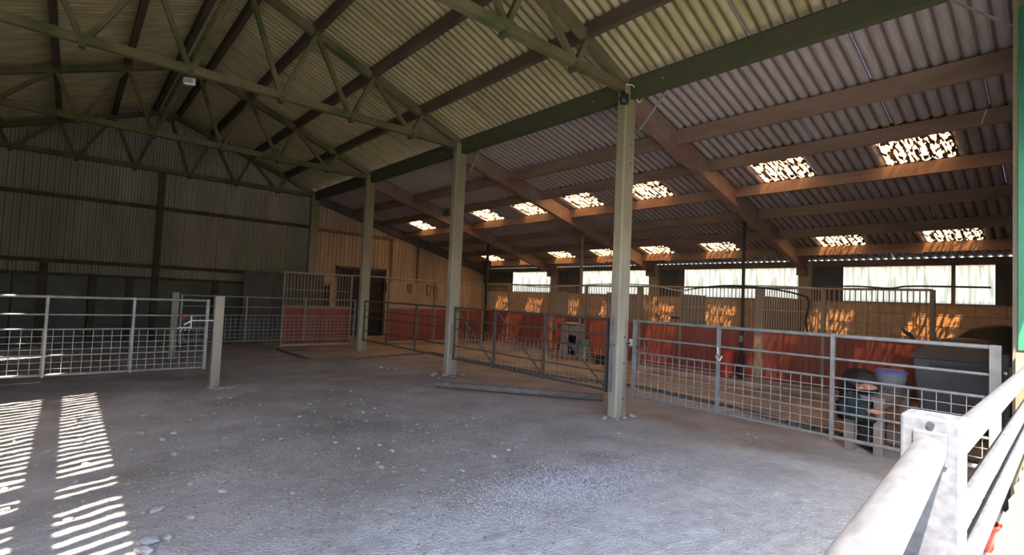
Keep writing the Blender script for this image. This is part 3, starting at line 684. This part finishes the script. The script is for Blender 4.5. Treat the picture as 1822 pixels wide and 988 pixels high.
# bench with clutter
t = thing('work_bench', 'rough timber bench on square legs behind the right gate', 'bench', (7.0, 1.45, 0))
for x_, y_ in ((.05, .34), (.05, .06), (1.35, .34), (1.35, .06)): MB().box(x_-.045, x_+.045, y_-.045, y_+.045, -.012, .60).build('leg', 'cabinet', t)
for i in range(3): MB().box(0, 1.42, i*.135, i*.135+.128, .60, .64).build('top_board', 'cabinet', t)
MB().box(.02, 1.4, .04, .07, .5, .6).build('apron_board', 'stall_timber', t)
blob('black_bag', 'crumpled black bag on the bench behind the mesh gate', 'bag', (7.3, 1.72, .64), (.28, .14, .13), 'black_fabric', 3)
blob('work_glove', 'orange work gloves lying on the black bag on the bench', 'gloves', (7.12, 1.66, .71), (.16, .09, .035), 'orange_cloth', 8, .7)
blob('rag', 'dark teal rag hanging over the bench edge', 'cloth', (6.93, 1.72, .36), (.07, .16, .16), 'teal_cloth', 5, .7)
blob('rag', 'pink orange strip of cloth on the low edge of the bench', 'cloth', (6.93, 1.53, .47), (.05, .09, .03), 'orange_cloth', 2, .5)
blob('sack_and_shade', 'dark mass added for the shade on the floor under the bench', 'sack', (7.35, 1.65, -.01), (.26, .14, .25), 'black_fabric', 6)  # dark lump put in for the shade between the bench legs
t = thing('storage_tub', 'pale plastic tub with a violet lid standing on the bench', 'tub', (8.12, 1.62, .64))
MB().lathe([(.13, 0), (.17, .13), (.17, .2)], n=20).build('body', 'tub', t); MB().lathe([(.185, .2), (.185, .225), (.15, .245)], n=20).build('lid', 'purple', t)
blob('sack_and_shade', 'black sack on the slab left of the grey wheeled bin', 'sack', (8.75, 2.1, .04), (.32, .3, .42), 'black_fabric', 12)
# wheeled bins
def wbin(label, x, y, sx, sy, hb, ht, mb_, ml, rot=0):
    t = thing('wheeled_bin', label, 'bin', (x, y, .055), rot); b = MB()
    a, c = sx/2, sy/2
    v = [(-a*.86, -c*.86, .14), (a*.86, -c*.86, .14), (a*.86, c*.86, .14), (-a*.86, c*.86, .14), (-a, -c, hb), (a, -c, hb), (a, c, hb), (-a, c, hb)]
    b.add(v, [(3, 2, 1, 0), (4, 5, 6, 7), (0, 1, 5, 4), (1, 2, 6, 5), (2, 3, 7, 6), (3, 0, 4, 7)]); b.build('body', mb_, t, bevel=.03)
    MB().box(-a-.03, a+.03, -c-.03, c+.03, hb-.01, hb+.04).build('rim', ml, t, bevel=.012)
    b = MB(); v = []; n = 12; k = 8
    for j in range(k+1):
        for i in range(n+1):
            u = -1+2*j/k; q = -1+2*i/n
            v.append(((a+.035)*u, (c+.04)*q, hb+.03+(ht-hb-.03)*(1-abs(q)**2.6)*(1-abs(u)**5)))
    b.add(v, [(j*(n+1)+i, j*(n+1)+i+1, (j+1)*(n+1)+i+1, (j+1)*(n+1)+i) for j in range(k) for i in range(n)], True); b.build('lid', ml, t)
    for s in (-1, 1):
        for q in (-1, 1):
            MB().lathe([(.07, -.02), (.07, .02)], n=14).build('wheel', 'black', t, (s*a*.7, q*c*.7, .07), (PI/2, 0, 0))
    MB().tube([(-a-.06, -c*.6, hb-.08), (-a-.06, c*.6, hb-.08)], .014, 8).build('handle', ml, t)
    return t
wbin('large grey wheeled bin with a dark domed lid behind the right gate', 9.25, 1.02, .95, .98, .98, 1.27, 'bin_grey', 'bin_lid')
wbin('black domed bin in the shadow behind the large grey bin', 10.35, .80, .85, .9, 1.1, 1.47, 'black', 'black')
b = MB(); b.tube(smooth([(8.95, 1.52, 1.22), (8.95, 1.56, 1.32), (8.95, 1.62, 1.36), (8.95, 1.66, 1.42)]), [.03]*10+[.028, .026, .024, .022, .018, .014, .012, .01, .008], 6); o = b.build('strap', 'black_fabric'); tag(o, 'small dark strap sticking up from the grey bin lid', 'strap')
bucket('red_can', 'red and white can on the floor beyond the front gate', 'can', 4.9, .42, -.01, .07, .18, 'red_plastic')

# log by the gate
o = MB().tube(smooth([(4.86, 7.35, .06), (5.4, 6.6, .065), (6.0, 5.85, .06), (6.62, 5.12, .05)]), .055, 10).build('timber_pole', 'log'); tag(o, 'long grey timber pole lying on the ground beneath the braced gate', 'pole')
# floodlight and cables
t = thing('floodlight', 'small white floodlight hanging beneath the roof trusses', 'light', (1.13, YB+.05, 4.56), -.5)
MB().box(-.07, .07, -.035, .035, -.05, .04).build('housing', 'white', t, bevel=.01); MB().box(-.06, .06, -.04, -.034, -.04, .03).build('lens', 'tub', t)
b = MB(); b.tube([(-.08, 0, 0), (-.08, 0, .09), (.08, 0, .09), (.08, 0, 0)], .006, 6); b.build('bracket', 'galv', t)
o = MB().tube(smooth([(PX-.2, YA-.12, 4.70), (PX-.05, YA-.14, 4.72), (PX+.02, YA-.13, 4.60), (PX+.1, YA-.13, 4.53), (PX+.17, YA-.13, 4.58), (PX+.17, YA-.13, 4.68)]), .009, 6).build('loose_cable', 'cable_white'); tag(o, 'loose looping pale cable at the top of the nearest tall post', 'cable')
blob('junction_box', 'small black fitting with wires at the top of the nearest tall post', 'fitting', (PX-.20, YA-.1, 4.42), (.07, .06, .1), 'black', 4, .3)
# hanging tack and a round dial behind the back stables
TL = ('beside the dark doorway', 'second from the dark doorway', 'third from the dark doorway', 'left of the second tall post', 'just right of the second tall post', 'next to the dark corner pole')
for i, (x, z0, z1, wd) in enumerate(((7.55, 1.68, 1.95, .16), (8.35, 1.7, 1.97, .1), (8.6, 1.62, 1.97, .1), (9.6, 1.66, 1.95, .14), (10.45, 1.55, 1.95, .2), (10.75, 1.5, 1.95, .16))):
    b = MB(); b.tube(smooth([(x-wd/2, 16.7, z1), (x-wd/3, 16.68, z0+.05), (x, 16.66, z0), (x+wd/3, 16.68, z0+.06), (x+wd/2, 16.7, z1)]), .022, 6); b.box(x-wd/2, x+wd/2, 16.69, 16.72, z1-.02, z1+.02); b.box(x-.03, x+.03, 16.7, 16.86, z1-.015, z1+.015)
    o = b.build('hanging_tack', 'black_fabric'); tag(o, 'dark tack hanging on the back wall, ' + TL[i], 'tack', 'tack hanging behind the back stables')
o = MB().lathe([(.075, 0), (.075, .02), (.05, .03)], n=16).build('round_plate', 'white', None, (4.7, 15.55, 1.58), (PI/2, 0, 0)); tag(o, 'small pale round plate behind the bars of the left stable', 'plate')
# cable on the ridge light
# ------------------------------------------------------------------ stones and litter on the floor
import bmesh
st_m = []
for k in range(8):
    bm = bmesh.new(); bmesh.ops.create_icosphere(bm, subdivisions=1, radius=1)
    for v in bm.verts:
        d = 1+.45*noise.noise(v.co*1.3+Vector((k*3.1, 0, 0))); v.co = Vector((v.co.x*d, v.co.y*d*.75, v.co.z*d*.42))
    me = bpy.data.meshes.new('stone'); bm.to_mesh(me); bm.free(); me.materials.append(M_['stone']); st_m.append(me)
known = [(.669, 6.613, .05), (.818, 6.267, .035), (.938, 6.444, .045), (.546, 6.053, .04), (.835, 5.654, .045), (1.328, 5.99, .035), (1.17, 5.58, .03), (1.036, 4.67, .05), (.998, 4.447, .04), (.829, 4.738, .03), (.562, 4.335, .05), (.483, 4.357, .03), (.727, 4.081, .045), (.456, 3.832, .06), (.57, 3.858, .04), (.612, 3.521, .04), (1.789, 5.644, .03), (2.362, 5.544, .025), (1.414, 4.114, .035), (3.211, 5.008, .03), (5.907, 4.2, .05), (5.656, 4.35, .07), (5.74, 4.20, .045), (6.10, 4.2, .05), (6.2, 4.3, .035), (6.607, 2.8, .03), (6.534, 2.665, .035), (5.183, 3.762, .025), (5.194, 9.765, .05), (5.3, 9.6, .06), (5.1, 9.9, .05), (5.73, 8.4, .07), (5.6, 8.6, .08), (5.5, 8.5, .06), (6.1, 8.3, .06), (5.45, 8.2, .05), (5.8, 8.2, .05), (.43, 3.72, .06), (.37, 3.60, .045)]
random.seed(21)
for _ in range(310):
    x = random.uniform(-.6, 4.2); y = random.uniform(2.2, 8.4)
    if noise.noise(Vector((x*.5+5, y*.5, 0))) < -.1: continue
    known.append((x, y, random.choice((.010, .012, .014, .018, .022, .03, .036))))
grp = 'loose stones on the dirt floor'
for i, (x, y, r) in enumerate(known):
    o = put('stone', st_m[i % 8], None, (x, y, floor_z(x, y)+r*.22), (random.uniform(-.15, .15), random.uniform(-.15, .15), random.uniform(0, 6)))
    o.scale = (r, r, r); tag(o, 'pale angular stone lying loose on the dirt floor', 'stone', grp)
def scatter(name, label, cat, m, n, cx, cy, sx, sy, r0, r1, long=1.0, rot=0, seed=1, h=.5):
    random.seed(seed); b = MB()
    for _ in range(n):
        u, q = random.gauss(0, 1), random.gauss(0, 1)
        x = cx+sx*u*math.cos(rot)-sy*q*math.sin(rot); y = cy+sx*u*math.sin(rot)+sy*q*math.cos(rot)
        if not (-2.2 < x < 8.0 and .25 < y < 16): continue
        r = random.uniform(r0, r1); a = random.uniform(0, PI); ca, sa = math.cos(a), math.sin(a); z = floor_z(x, y)
        pts = []
        for (p, s_, t_) in ((1, 0, .1), (0, 1, .1), (-1, 0, .1), (0, -1, .1), (.1, .1, 1)):
            p *= r*long; s_ *= r*random.uniform(.5, 1); pts.append((x+p*ca-s_*sa, y+p*sa+s_*ca, z+t_*r*h))
        b.add(pts, [(0, 1, 4), (1, 2, 4), (2, 3, 4), (3, 0, 4)])
    o = b.build(name, m); o['kind'] = 'stuff'; o['label'] = label; o['category'] = cat; return o
scatter('pale_gravel', 'patch of fine pale gravel on the floor before the nearest post', 'gravel', 'gravel', 7000, 3.4, 2.95, .62, .26, .004, .010, seed=2, rot=-.15)
scatter('wood_chips', 'brown chips and grit strewn over the middle of the floor', 'grit', 'chip', 5200, 2.45, 4.4, .9, .8, .004, .013, 1.5, seed=3)
scatter('loose_grit', 'small stones and grit spread over the whole dirt floor', 'grit', 'stone', 6500, 2.6, 5.0, 2.4, 2.4, .004, .012, 1.2, seed=4)
scatter('straw', 'thin scattering of straw on the floor by the right gate', 'straw', 'straw', 650, 5.7, 2.9, .75, .5, .0025, .004, 16, seed=5)
